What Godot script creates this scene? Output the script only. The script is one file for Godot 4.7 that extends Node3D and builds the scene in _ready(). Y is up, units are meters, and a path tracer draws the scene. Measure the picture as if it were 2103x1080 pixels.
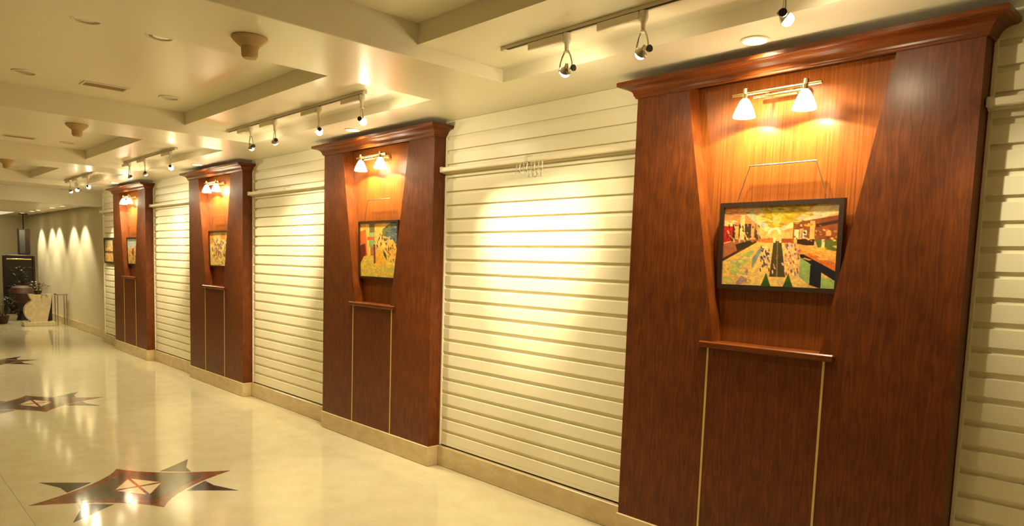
extends Node3D
# A gallery corridor: slatted cream wall, four dark wood display panels with lit paintings, coffered ceiling, polished marble floor.
# Plan: x runs along the wall, z = -(distance from the camera towards the wall), y is up, metres.

const WALL := 3.31        # distance of the slatted wall from the camera's line
const FRONT := 3.20       # front of the wood panels
const LOW := 2.597        # underside of beams and wall soffit
const MID := 2.668        # underside of the track bays
const HIGH := 2.775       # coffer ceiling
const BASE := 0.152       # top of the stone skirting
const WARM := Color(1.0, 0.935, 0.76)
const PANELS := [-1.602, -5.054, -8.470, -11.852]

var M := {}
var taken := {}

# ------------------------------------------------------------------ helpers
func V(s: float, y: float, n: float) -> Vector3:
	return Vector3(s, y, -n)

func new_st() -> SurfaceTool:
	var st := SurfaceTool.new()
	st.begin(Mesh.PRIMITIVE_TRIANGLES)
	return st

func numbered(called: String) -> String:
	var k: int = taken.get(called, 0)
	taken[called] = k + 1
	return called if k == 0 else "%s_%03d" % [called, k]

func obj(called: String, st: SurfaceTool, m: Material, parent: Node = null) -> MeshInstance3D:
	var o := MeshInstance3D.new()
	o.mesh = st.commit()
	o.material_override = m
	o.name = numbered(called) if parent == null else called
	(self if parent == null else parent).add_child(o, true)
	return o

func thing(called: String, label: String, category: String, at := Vector3.ZERO, group := "") -> Node3D:
	var o := Node3D.new()
	o.name = numbered(called)
	add_child(o)
	o.position = at
	o.set_meta("label", label)
	o.set_meta("category", category)
	if group != "":
		o.set_meta("group", group)
	return o

func struct(called: String) -> Node3D:
	var o := Node3D.new()
	o.name = called
	add_child(o)
	o.set_meta("kind", "structure")
	return o

func copy(root: Node3D, at: Vector3, label: String) -> Node3D:
	var r: Node3D = root.duplicate()
	r.name = numbered(String(root.name).get_slice("_0", 0))
	add_child(r)
	r.position = at
	r.set_meta("label", label)
	return r

# one flat polygon (convex), turned so that it faces 'out'
func face(st: SurfaceTool, pts: Array, out: Vector3) -> void:
	var nrm := Vector3.ZERO
	for k in range(1, pts.size() - 1):
		nrm += (pts[k + 1] - pts[0]).cross(pts[k] - pts[0])
	if nrm.length() < 1e-12:
		return
	nrm = nrm.normalized()
	var p := pts.duplicate()
	if nrm.dot(out) < 0.0:
		p.reverse()
		nrm = -nrm
	for k in range(1, p.size() - 1):
		for v in [p[0], p[k], p[k + 1]]:
			st.set_normal(nrm)
			st.add_vertex(v)

# box with chamfered edges
func cbox(st: SurfaceTool, lo: Vector3, hi: Vector3, c := 0.002) -> void:
	var mid := (lo + hi) * 0.5
	var h := (hi - lo) * 0.5
	c = min(c, min(h.x, min(h.y, h.z)) * 0.6)
	for ax in 3:
		var b := (ax + 1) % 3
		var d := (ax + 2) % 3
		for sg in [-1.0, 1.0]:
			var q := []
			for e in [[-1, -1], [1, -1], [1, 1], [-1, 1]]:
				var v := Vector3.ZERO
				v[ax] = sg * h[ax]
				v[b] = e[0] * (h[b] - c)
				v[d] = e[1] * (h[d] - c)
				q.append(mid + v)
			var o := Vector3.ZERO
			o[ax] = sg
			face(st, q, o)
		if c <= 0.0:
			continue
		for s1 in [-1.0, 1.0]:
			for s2 in [-1.0, 1.0]:
				var q2 := []
				for e in [[0, -1], [0, 1], [1, 1], [1, -1]]:
					var v2 := Vector3.ZERO
					v2[ax] = e[1] * (h[ax] - c)
					v2[b] = s1 * (h[b] - (c if e[0] == 1 else 0.0))
					v2[d] = s2 * (h[d] - (0.0 if e[0] == 1 else c))
					q2.append(mid + v2)
				var o2 := Vector3.ZERO
				o2[b] = s1
				o2[d] = s2
				face(st, q2, o2)
	if c > 0.0:
		for x in [-1.0, 1.0]:
			for y in [-1.0, 1.0]:
				for z in [-1.0, 1.0]:
					face(st, [mid + Vector3(x * h.x, y * (h.y - c), z * (h.z - c)), mid + Vector3(x * (h.x - c), y * h.y, z * (h.z - c)), mid + Vector3(x * (h.x - c), y * (h.y - c), z * h.z)], Vector3(x, y, z))

# box from corridor coordinates
func nbox(st: SurfaceTool, s0: float, s1: float, y0: float, y1: float, n0: float, n1: float, c := 0.002) -> void:
	cbox(st, Vector3(min(s0, s1), y0, -max(n0, n1)), Vector3(max(s0, s1), y1, -min(n0, n1)), c)

# prism: a polygon in (u, v) carried from w0 to w1; 'frame' gives the axes for u, v, w
func prism(st: SurfaceTool, poly: PackedVector2Array, w0: float, w1: float, frame := Basis.IDENTITY, at := Vector3.ZERO) -> void:
	var p := poly
	if Geometry2D.is_polygon_clockwise(p):
		p.reverse()
	var tri := Geometry2D.triangulate_polygon(p)
	var f := func(q: Vector2, w: float) -> Vector3: return at + frame * Vector3(q.x, q.y, w)
	for k in range(0, tri.size(), 3):
		face(st, [f.call(p[tri[k]], w0), f.call(p[tri[k + 1]], w0), f.call(p[tri[k + 2]], w0)], frame.z * (-1.0 if w1 > w0 else 1.0))
		face(st, [f.call(p[tri[k]], w1), f.call(p[tri[k + 1]], w1), f.call(p[tri[k + 2]], w1)], frame.z * (1.0 if w1 > w0 else -1.0))
	for k in p.size():
		var a := p[k]
		var b := p[(k + 1) % p.size()]
		var e := b - a
		face(st, [f.call(a, w0), f.call(b, w0), f.call(b, w1), f.call(a, w1)], frame * Vector3(e.y, -e.x, 0))

# body of revolution: profile of (radius, height) along axis 'frame.y'
func lathe(st: SurfaceTool, prof: Array, seg := 20, frame := Basis.IDENTITY, at := Vector3.ZERO) -> void:
	for k in prof.size() - 1:
		var a: Vector2 = prof[k]
		var b: Vector2 = prof[k + 1]
		var t := b - a
		if t.length() < 1e-6:
			continue
		var n2 := Vector2(t.y, -t.x).normalized()
		for j in seg:
			var c0 := TAU * j / seg
			var c1 := TAU * (j + 1) / seg
			var pt := func(q: Vector2, c: float) -> Vector3: return at + frame * Vector3(q.x * cos(c), q.y, q.x * sin(c))
			var nm := func(c: float) -> Vector3: return (frame * Vector3(n2.x * cos(c), n2.y, n2.x * sin(c))).normalized()
			var q := [[pt.call(a, c0), nm.call(c0)], [pt.call(b, c0), nm.call(c0)], [pt.call(b, c1), nm.call(c1)], [pt.call(a, c1), nm.call(c1)]]
			for tr in [[0, 1, 2], [0, 2, 3]]:
				var n3: Vector3 = (q[tr[2]][0] - q[tr[0]][0]).cross(q[tr[1]][0] - q[tr[0]][0])
				var order: Array = tr if n3.dot(q[0][1] + q[2][1]) >= 0.0 else [tr[0], tr[2], tr[1]]
				for i in order:
					st.set_normal(q[i][1])
					st.add_vertex(q[i][0])

# round bar along a path
func tube(st: SurfaceTool, path: Array, r: float, seg := 8) -> void:
	var rings := []
	var up := Vector3.UP
	for k in path.size():
		var d: Vector3 = (path[min(k + 1, path.size() - 1)] - path[max(k - 1, 0)]).normalized()
		var side := d.cross(up)
		if side.length() < 0.05:
			side = d.cross(Vector3.RIGHT)
		side = side.normalized()
		var v := side.cross(d).normalized()
		var ring := []
		for j in seg:
			var c := TAU * j / seg
			ring.append(side * cos(c) + v * sin(c))
		rings.append(ring)
	for k in path.size() - 1:
		for j in seg:
			var j2 := (j + 1) % seg
			var q := [[path[k] + rings[k][j] * r, rings[k][j]], [path[k + 1] + rings[k + 1][j] * r, rings[k + 1][j]], [path[k + 1] + rings[k + 1][j2] * r, rings[k + 1][j2]], [path[k] + rings[k][j2] * r, rings[k][j2]]]
			for tr in [[0, 1, 2], [0, 2, 3]]:
				var n3: Vector3 = (q[tr[2]][0] - q[tr[0]][0]).cross(q[tr[1]][0] - q[tr[0]][0])
				var order: Array = tr if n3.dot(q[0][1] + q[2][1]) >= 0.0 else [tr[0], tr[2], tr[1]]
				for i in order:
					st.set_normal(q[i][1])
					st.add_vertex(q[i][0])
	for e in [0, path.size() - 1]:
		var cap := []
		for j in seg:
			cap.append(path[e] + rings[e][j] * r)
		face(st, cap, (path[e] - path[1 if e == 0 else path.size() - 2]))

func ball(st: SurfaceTool, at: Vector3, r: float, seg := 12) -> void:
	var prof := []
	for k in 9:
		var a := -PI / 2 + PI * k / 8.0
		prof.append(Vector2(r * cos(a), r * sin(a)))
	lathe(st, prof, seg, Basis.IDENTITY, at)

func look_basis(y_axis: Vector3) -> Basis:
	var y := y_axis.normalized()
	var x := y.cross(Vector3.RIGHT if abs(y.x) < 0.9 else Vector3.BACK).normalized()
	return Basis(x, y, x.cross(y))

# ------------------------------------------------------------------ textures and materials
func mat(c: Color, rough := 0.6, metal := 0.0, spec := 0.5) -> StandardMaterial3D:
	var m := StandardMaterial3D.new()
	m.albedo_color = c
	m.roughness = rough
	m.metallic = metal
	m.metallic_specular = spec
	return m

func tri_tex(m: StandardMaterial3D, img: Image, scale: Vector3) -> void:
	img.generate_mipmaps()
	m.albedo_texture = ImageTexture.create_from_image(img)
	m.uv1_triplanar = true
	m.uv1_world_triplanar = true
	m.uv1_scale = scale
	m.uv1_triplanar_sharpness = 8.0

func noise(sd: int, freq: float, oct := 4) -> FastNoiseLite:
	var f := FastNoiseLite.new()
	f.seed = sd
	f.frequency = freq
	f.fractal_octaves = oct
	f.noise_type = FastNoiseLite.TYPE_SIMPLEX_SMOOTH
	return f

# vertical wood grain; 'fine' is straight ribbon figure, else with long arches and pores
func wood_image(w: int, h: int, sd: int, dark: Color, light: Color, fine: bool, lying := false) -> Image:
	var img := Image.create(h if lying else w, w if lying else h, false, Image.FORMAT_RGB8)
	var a := noise(sd, 0.018)
	var b := noise(sd + 1, 0.09, 3)
	var c := noise(sd + 2, 0.35, 2)
	for x in w:
		for y in h:
			# wrapped so that the picture repeats without a seam
			var yy := absf(y - h * 0.5) * 2.0
			var xx := absf(x - w * 0.5) * 2.0
			var t := 0.5
			if fine:
				t += 0.30 * b.get_noise_2d(xx * 1.6, yy * 0.02) + 0.34 * a.get_noise_2d(xx * 2.2, yy * 0.04) + 0.20 * c.get_noise_2d(xx * 1.2, yy * 0.03)
			else:
				var warp := 26.0 * a.get_noise_2d(xx * 0.5, yy * 0.11)
				var rings := sin((xx + warp * 2.0) * 0.16 + 2.5 * a.get_noise_2d(xx * 0.9 + 300.0, yy * 0.05))
				t += 0.11 * rings + 0.22 * b.get_noise_2d(xx + warp, yy * 0.018) + 0.13 * c.get_noise_2d(xx * 1.3, yy * 0.02) + 0.20 * a.get_noise_2d(xx * 0.4, yy * 0.3 + 90.0)
			var col := dark.lerp(light, clampf(t, 0.0, 1.0))
			if lying:
				img.set_pixel(y, x, col)
			else:
				img.set_pixel(x, y, col)
	return img

func stone_image(sz: int, sd: int, base: Color, vein: Color, amount: float) -> Image:
	var img := Image.create(sz, sz, false, Image.FORMAT_RGB8)
	var a := noise(sd, 0.012, 5)
	var b := noise(sd + 5, 0.05, 4)
	for x in sz:
		for y in sz:
			var xx := absf(x - sz * 0.5) * 2.0
			var yy := absf(y - sz * 0.5) * 2.0
			var t := 0.5 + 0.6 * a.get_noise_2d(xx, yy) + 0.28 * b.get_noise_2d(xx + 40.0 * a.get_noise_2d(yy, xx), yy)
			img.set_pixel(x, y, base.lerp(vein, clampf(t, 0.0, 1.0) * amount))
	return img

func glow(c: Color, e: float) -> StandardMaterial3D:
	var m := mat(Color(0.95, 0.93, 0.88), 0.4)
	m.emission_enabled = true
	m.emission = c
	m.emission_energy_multiplier = e
	return m

func make_materials() -> void:
	var wd := Color(0.270, 0.112, 0.020)
	var wl := Color(0.52, 0.265, 0.065)
	M.wood = mat(Color(1, 1, 1), 0.46)
	tri_tex(M.wood, wood_image(512, 1024, 11, wd, wl, false), Vector3(1.25, 0.6, 1.25))
	M.ribbon = mat(Color(1, 1, 1), 0.30)
	tri_tex(M.ribbon, wood_image(512, 512, 23, Color(0.36, 0.165, 0.05), Color(0.62, 0.36, 0.145), true), Vector3(1.5, 0.6, 1.5))
	M.wood_lying = mat(Color(1, 1, 1), 0.32)
	tri_tex(M.wood_lying, wood_image(256, 512, 31, wd * 1.05, wl * 1.05, false, true), Vector3(0.8, 2.5, 2.5))
	for k in ["wood", "ribbon", "wood_lying"]:
		M[k].clearcoat_enabled = true
		M[k].clearcoat = 0.3
		M[k].metallic_specular = 0.3
		M[k].clearcoat_roughness = 0.28
	M.slat = mat(Color(0.96, 0.93, 0.82), 0.36)
	M.guide = mat(Color(0.95, 0.91, 0.80), 0.35)
	M.gap_shade = mat(Color(0.10, 0.085, 0.06), 0.7)  # dark colour painted for the shade in the gap under the slats
	M.paint = mat(Color(0.92, 0.89, 0.79), 0.30)
	M.wallpaint = mat(Color(0.88, 0.84, 0.73), 0.65)
	M.floor = mat(Color(1, 1, 1), 0.09)
	tri_tex(M.floor, stone_image(768, 5, Color(0.80, 0.765, 0.65), Color(0.75, 0.70, 0.565), 0.7), Vector3(0.22, 0.22, 0.22))
	M.skirt = mat(Color(1, 1, 1), 0.22)
	tri_tex(M.skirt, stone_image(512, 9, Color(0.86, 0.78, 0.62), Color(0.76, 0.66, 0.48), 0.8), Vector3(0.4, 0.8, 0.8))
	M.stone_brown = mat(Color(1, 1, 1), 0.08)
	tri_tex(M.stone_brown, stone_image(256, 15, Color(0.56, 0.33, 0.20), Color(0.40, 0.20, 0.11), 1.0), Vector3(2, 2, 2))
	M.stone_grey = mat(Color(1, 1, 1), 0.08)
	tri_tex(M.stone_grey, stone_image(256, 17, Color(0.40, 0.37, 0.28), Color(0.25, 0.22, 0.16), 1.0), Vector3(2, 2, 2))
	M.stone_dark = mat(Color(1, 1, 1), 0.08)
	tri_tex(M.stone_dark, stone_image(256, 19, Color(0.31, 0.27, 0.19), Color(0.17, 0.14, 0.09), 1.0), Vector3(3, 3, 3))
	M.stone_cream = mat(Color(0.90, 0.83, 0.68), 0.08)
	M.brass = mat(Color(0.86, 0.76, 0.48), 0.4, 0.35)
	M.gold = mat(Color(0.86, 0.78, 0.55), 0.22, 1.0)
	M.chrome = mat(Color(0.80, 0.78, 0.72), 0.16, 1.0)
	M.steel = mat(Color(0.72, 0.68, 0.60), 0.28, 1.0)
	M.white_plastic = mat(Color(0.90, 0.86, 0.76), 0.40)
	M.beige_plastic = mat(Color(0.72, 0.60, 0.40), 0.5)
	M.black = mat(Color(0.045, 0.04, 0.035), 0.4)
	M.frame = mat(Color(0.17, 0.10, 0.055), 0.42)
	M.dark_metal = mat(Color(0.20, 0.17, 0.12), 0.35, 0.7)
	M.bulb = glow(WARM, 30.0)
	M.bulb_soft = glow(WARM, 12.0)
	M.shade = glow(Color(1.0, 0.93, 0.78), 9.0)
	M.downlight = glow(WARM, 14.0)
	M.dark_wood = mat(Color(0.13, 0.07, 0.045), 0.4)
	M.leaf = mat(Color(0.12, 0.20, 0.06), 0.5)
	M.leaf_light = mat(Color(0.42, 0.48, 0.14), 0.5)
	M.petal = mat(Color(0.50, 0.14, 0.08), 0.5)
	M.marble = mat(Color(1, 1, 1), 0.3)
	tri_tex(M.marble, stone_image(256, 41, Color(0.88, 0.82, 0.68), Color(0.76, 0.68, 0.52), 0.9), Vector3(1.5, 1.5, 1.5))
	M.clay = mat(Color(0.24, 0.12, 0.055), 0.6)

func spot(parent: Node3D, at: Vector3, towards: Vector3, angle: float, energy: float, soft := 1.0, size := 0.02, col := WARM) -> void:
	var l := SpotLight3D.new()
	l.name = "spot_light"
	parent.add_child(l, true)
	l.position = at
	var d := towards.normalized()
	l.basis = Basis.looking_at(d, Vector3.UP if abs(d.y) < 0.98 else Vector3.RIGHT)
	l.spot_angle = angle
	l.spot_angle_attenuation = soft
	l.spot_range = 30.0
	l.spot_attenuation = 2.0
	l.light_energy = energy
	l.light_color = col
	l.light_size = size
	l.shadow_enabled = true

func omni(parent: Node3D, at: Vector3, energy: float, size := 0.03, col := WARM) -> void:
	var l := OmniLight3D.new()
	l.name = "omni_light"
	parent.add_child(l, true)
	l.position = at
	l.omni_range = 30.0
	l.omni_attenuation = 2.0
	l.light_energy = energy
	l.light_color = col
	l.light_size = size
	l.shadow_enabled = true

# ------------------------------------------------------------------ the scene
func _ready() -> void:
	var cam := Camera3D.new()
	cam.name = "camera"
	add_child(cam)
	cam.transform = Transform3D(Basis(Vector3(0.688036, 0.032915, -0.724929), Vector3(-0.090181, 0.995105, -0.04041), Vector3(0.720051, 0.093178, 0.687637)).orthonormalized(), Vector3(0, 1.545, 0))
	cam.set_frustum(0.7465281 * 0.05, Vector2(0.0, 0.0984004) * 0.05, 0.05, 200.0)
	cam.current = true
	var env := Environment.new()
	env.background_mode = Environment.BG_COLOR
	env.background_color = Color(0, 0, 0)
	env.tonemap_mode = Environment.TONE_MAPPER_LINEAR
	env.tonemap_exposure = 1.63
	env.sdfgi_enabled = true
	env.ssao_enabled = true
	env.ssil_enabled = true
	var we := WorldEnvironment.new()
	we.name = "environment"
	we.environment = env
	add_child(we)

	make_materials()
	build_shell()
	build_ceiling()
	build_slat_walls()
	build_panels()
	build_paintings()
	build_tracks()
	build_soffit_downlights()
	build_ceiling_fittings()
	build_floor_stars()
	build_far_end()

# ------------------------------------------------------------------ room
func build_shell() -> void:
	var f := struct("floor")
	var st := new_st()
	nbox(st, -21.9, 3.0, -0.12, 0.0, 0.7425, 3.7, 0.0006)
	obj("slab", st, M.floor, f)
	st = new_st()
	nbox(st, -21.9, 3.0, -0.12, 0.0, -2.4, 0.7415, 0.0006)
	obj("slab", st, M.floor, f)

	var w := struct("wall_right")
	st = new_st()
	nbox(st, -13.74, 3.0, -0.1, 3.0, 3.345, 3.6, 0.0)
	obj("wall_core", st, M.wallpaint, w)
	st = new_st()
	nbox(st, -21.9, -13.74, -0.1, 3.0, 3.45, 3.7, 0.0)
	obj("plain_wall", st, M.wallpaint, w)

	w = struct("wall_end")
	st = new_st()
	nbox(st, -21.8, -21.5, -0.1, 3.0, -2.4, 3.7, 0.0)
	obj("wall_core", st, M.wallpaint, w)
	w = struct("wall_left")
	st = new_st()
	nbox(st, -21.9, 3.0, -0.1, 3.0, -2.4, -2.1, 0.0)
	obj("wall_core", st, M.wallpaint, w)
	w = struct("wall_near")
	st = new_st()
	nbox(st, 2.6, 3.0, -0.1, 3.0, -2.4, 3.7, 0.0)
	obj("wall_core", st, M.wallpaint, w)

	# stone skirting: straight runs between the panels, a projecting plinth under each panel
	var b := struct("baseboard_right")
	var edges := [-13.74]
	for k in [3, 2, 1, 0]:
		edges.append(PANELS[k] - 0.822)
		edges.append(PANELS[k] + 0.822)
	edges.append(2.6)
	for k in range(0, edges.size(), 2):
		st = new_st()
		nbox(st, edges[k], edges[k + 1], 0.0, BASE, 3.285, 3.345, 0.004)
		obj("skirting_slab", st, M.skirt, b)
	for c in PANELS:
		st = new_st()
		nbox(st, c - 0.822, c + 0.822, 0.0, BASE, 3.19, 3.345, 0.004)
		obj("plinth_block", st, M.skirt, b)
	st = new_st()
	nbox(st, -21.5, -13.74, 0.0, BASE, 3.425, 3.45, 0.004)
	obj("skirting_slab", st, M.skirt, b)
	b = struct("baseboard_end")
	st = new_st()
	nbox(st, -21.5, -21.475, 0.0, BASE, -2.1, 3.425, 0.004)
	obj("skirting_slab", st, M.skirt, b)

func build_ceiling() -> void:
	var c := struct("ceiling")
	var st := new_st()
	nbox(st, -14.3, 3.0, HIGH, 3.0, -2.4, 2.21, 0.0)
	obj("coffer_slab", st, M.paint, c)
	st = new_st()
	nbox(st, -14.3, 3.0, MID, 3.0, 2.21, 2.81, 0.0)
	obj("track_bay", st, M.paint, c)
	st = new_st()
	nbox(st, -14.3, 3.0, LOW, 3.0, 2.81, 3.6, 0.003)
	obj("wall_soffit", st, M.paint, c)
	for k in range(-1, 4):
		st = new_st()
		var r := -3.09 - 3.41 * k
		nbox(st, r - 0.68, r, LOW, 2.9, -2.4, 2.82, 0.003)
		obj("beam", st, M.paint, c)
	st = new_st()
	nbox(st, -21.9, -14.3, 2.40, 2.75, -2.4, 3.385, 0.003)
	obj("far_ceiling", st, M.paint, c)
	st = new_st()
	nbox(st, -21.9, -14.3, 2.74, 3.0, -2.4, 3.7, 0.003)
	obj("slot_cap", st, M.paint, c)
	# shallow steps of the far ceiling
	st = new_st()
	nbox(st, -14.6, -14.285, 2.36, 2.74, -2.39, 3.47, 0.003)
	obj("far_step", st, M.paint, c)

# ------------------------------------------------------------------ slatted wall between the panels
func build_slat_walls() -> void:
	var bays := [
		[PANELS[0] + 0.813, 2.6, "dimmer cream slatted wall panel with no painting beyond it, beside the mall painting"],
		[PANELS[1] + 0.813, PANELS[0] - 0.813, "brightly spotlit cream slatted wall panel between the mall painting and the street painting"],
		[PANELS[2] + 0.813, PANELS[1] - 0.813, "cream slatted wall panel between the street painting and the crowd painting"],
		[PANELS[3] + 0.813, PANELS[2] - 0.813, "cream slatted wall panel between the crowd painting and the pale sky painting"],
		[-13.74, PANELS[3] - 0.813, "narrow cream slatted wall panel with a small framed picture, beside plain wall"],
	]
	for bi in bays.size():
		var s0: float = bays[bi][0]
		var s1: float = bays[bi][1]
		var ln := s1 - s0
		var t := thing("slat_wall_panel", bays[bi][2], "wall panel", V((s0 + s1) * 0.5, BASE, 3.345), "slatted wall panels")
		var h := ln * 0.5 - 0.002
		var st := new_st()
		cbox(st, Vector3(-h, 0.0, 0.0), Vector3(h, 2.44, 0.009), 0.0)
		obj("backing", st, M.slat, t)
		# one slat: flat face, undercut lower lip, sloping groove above
		var mesh_st := new_st()
		var sec := PackedVector2Array([Vector2(0.009, 0.0), Vector2(0.0335, 0.0), Vector2(0.035, 0.0015), Vector2(0.035, 0.0715), Vector2(0.0335, 0.073), Vector2(0.0195, 0.0745), Vector2(0.0185, 0.1), Vector2(0.009, 0.1)])
		var fr := Basis(Vector3(0, 0, 1), Vector3(0, 1, 0), Vector3(1, 0, 0))
		prism(mesh_st, sec, -h + 0.016, h - 0.016, fr)
		var mesh := mesh_st.commit()
		for k in 24:
			var y := 0.086 + 0.1 * k - BASE + 0.1
			var o := MeshInstance3D.new()
			o.name = "slat"
			if k == 23:
				var top := new_st()
				cbox(top, Vector3(-h + 0.016, y, 0.009), Vector3(h - 0.016, LOW - BASE - 0.001, 0.035), 0.001)
				o.mesh = top.commit()
			else:
				o.mesh = mesh
				o.position = Vector3(0, y, 0)
			o.material_override = M.slat
			t.add_child(o, true)
		st = new_st()
		cbox(st, Vector3(-h + 0.016, 0.012, 0.009), Vector3(h - 0.016, 0.0330, 0.035), 0.001)
		obj("bottom_rail", st, M.slat, t)
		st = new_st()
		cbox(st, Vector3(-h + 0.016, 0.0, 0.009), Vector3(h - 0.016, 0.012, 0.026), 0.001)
		obj("gap_shade_strip", st, M.gap_shade, t)  # dark strip in place of the shade in the gap above the skirting
		for sg in [-1.0, 1.0]:
			st = new_st()
			cbox(st, Vector3(sg * h - (0.016 if sg > 0 else 0.0), 0.004, 0.0), Vector3(sg * h + (0.0 if sg > 0 else 0.016), LOW - BASE - 0.001, 0.041), 0.002)
			obj("guide_strip", st, M.guide, t)
	# hanging rails in front of the slats
	var names := ["cream picture hanging rail on the slatted wall beside the mall painting", "cream picture hanging rail with a bunch of clear hooks on the spotlit slats", "cream hanging rail between the street painting and the crowd painting", "cream hanging rail between the crowd painting and the pale sky painting", "short cream hanging rail above the small framed picture"]
	for bi in bays.size():
		var s0: float = bays[bi][0]
		var s1: float = bays[bi][1]
		var t := thing("hanging_rail", names[bi], "rail", V((s0 + s1) * 0.5, 2.222, 3.262), "picture hanging rails")
		var h := (s1 - s0) * 0.5 - 0.004
		var st := new_st()
		cbox(st, Vector3(-h, 0.000, -0.030), Vector3(h, 0.032, 0.012), 0.004)
		obj("rail_bar", st, M.guide, t)
		st = new_st()
		cbox(st, Vector3(-h, -0.010, -0.030), Vector3(h, 0.0, -0.022), 0.001)
		obj("rail_flange", st, M.guide, t)
		for sg in [-1.0, 1.0]:
			st = new_st()
			cbox(st, Vector3(sg * (h - 0.012) - 0.012, -0.004, -0.047), Vector3(sg * (h - 0.012) + 0.012, 0.038, 0.015), 0.005)
			obj("end_bracket", st, M.white_plastic, t)
		if bi < 4:
			st = new_st()
			cbox(st, Vector3(-0.012, 0.0, -0.047), Vector3(0.012, 0.046, 0.017), 0.004)
			obj("mid_bracket", st, M.white_plastic, t)
	var hk := thing("hook_cluster", "bunch of small clear hooks hanging from the rail on the spotlit slats", "hooks", V(-3.30, 2.219, 3.262))
	var clear := mat(Color(0.86, 0.84, 0.76, 0.45), 0.12)
	clear.transparency = BaseMaterial3D.TRANSPARENCY_ALPHA
	var hsteel: StandardMaterial3D = M.steel
	for k in 8:
		var st := new_st()
		var x := -0.12 + 0.034 * k
		tube(st, [Vector3(x, 0.0, 0.004), Vector3(x, -0.05, 0.006), Vector3(x, -0.062, 0.014), Vector3(x, -0.054, 0.022)], 0.0035, 6)
		obj("hook", st, clear if k % 2 == 0 else hsteel, hk)

# ------------------------------------------------------------------ wood display panels
func build_panels() -> void:
	var labels := [
		"tall dark wood display panel framing the mall interior painting",
		"tall dark wood display panel framing the yellow street painting",
		"tall dark wood display panel framing the crowd painting",
		"tall dark wood display panel framing the pale sky painting",
	]
	var H := 2.345
	var first: Node3D = null
	for k in 4:
		if k > 0:
			copy(first, V(PANELS[k], BASE, WALL), labels[k])
			continue
		first = thing("wood_display_panel", labels[0], "display panel", V(PANELS[0], BASE, WALL), "wood display panels along the wall")
		for sg in [-1.0, 1.0]:
			var st := new_st()
			var pl := PackedVector2Array()
			for p in [[0.813, 0.0], [0.813, H], [0.498, H], [0.270, 1.043], [0.270, 1.02], [0.299, 1.02], [0.299, 0.0]]:
				pl.append(Vector2(p[0] * sg, p[1]))
			prism(st, pl, 0.0, 0.11)
			obj("stile", st, M.wood, first)
			st = new_st()
			cbox(st, Vector3(sg * 0.294 - 0.0055, 0.0, 0.09), Vector3(sg * 0.294 + 0.0055, 1.02, 0.1135), 0.0015)
			obj("brass_strip", st, M.brass, first)
		var st2 := new_st()
		cbox(st2, Vector3(-0.288, 0.0, 0.0), Vector3(0.288, 1.02, 0.11), 0.001)
		obj("lower_panel", st2, M.wood, first)
		st2 = new_st()
		cbox(st2, Vector3(-0.52, 1.0, -0.02), Vector3(0.52, H, 0.012), 0.0)
		obj("back_panel", st2, M.ribbon, first)
		st2 = new_st()
		cbox(st2, Vector3(-0.342, 1.014, 0.012), Vector3(0.342, 1.046, 0.132), 0.006)
		obj("ledge", st2, M.wood_lying, first)
		# cornice: profile of (outwards, height) carried round three sides with mitred corners
		var prof := [Vector2(0.0, 2.326), Vector2(0.008, 2.326), Vector2(0.011, 2.329), Vector2(0.011, 2.334), Vector2(0.015, 2.338)]
		for j in 9:
			var a := PI * 0.5 * j / 8.0
			prof.append(Vector2(0.017 + 0.056 * (1.0 - cos(a)), 2.339 + 0.042 * sin(a)))
		prof += [Vector2(0.076, 2.383), Vector2(0.082, 2.385), Vector2(0.085, 2.388), Vector2(0.085, 2.405), Vector2(0.082, 2.408), Vector2(-0.10, 2.408)]
		st2 = new_st()
		var corner := func(o: float, i: int) -> Vector2:
			var x := 0.813 + o
			return [Vector2(-x, -0.02), Vector2(-x, 0.11 + o), Vector2(x, 0.11 + o), Vector2(x, -0.02)][i]
		for j in prof.size() - 1:
			var a: Vector2 = prof[j]
			var b: Vector2 = prof[j + 1]
			for i in 3:
				var p0: Vector2 = corner.call(a.x, i)
				var p1: Vector2 = corner.call(a.x, i + 1)
				var q0: Vector2 = corner.call(b.x, i)
				var q1: Vector2 = corner.call(b.x, i + 1)
				var t2 := b - a
				var o2 := Vector2(t2.y, -t2.x)
				var dirs := [Vector3(-1, 0, 0), Vector3(0, 0, 1), Vector3(1, 0, 0)]
				face(st2, [Vector3(p0.x, a.y, p0.y), Vector3(p1.x, a.y, p1.y), Vector3(q1.x, b.y, q1.y), Vector3(q0.x, b.y, q0.y)], dirs[i] * o2.x + Vector3(0, o2.y, 0))
		face(st2, [Vector3(-0.713, 2.408, -0.02), Vector3(-0.713, 2.408, 0.02), Vector3(0.713, 2.408, 0.02), Vector3(0.713, 2.408, -0.02)], Vector3.UP)
		obj("cornice", st2, M.wood_lying, first)
	var lamp_labels := [
		"gold two-shade picture lamp above the mall painting",
		"gold two-shade picture lamp above the yellow street painting",
		"gold two-shade picture lamp above the crowd painting",
		"gold two-shade picture lamp above the pale sky painting",
	]
	for k in 4:
		build_picture_lamp(PANELS[k] - 0.012, lamp_labels[k])

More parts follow.
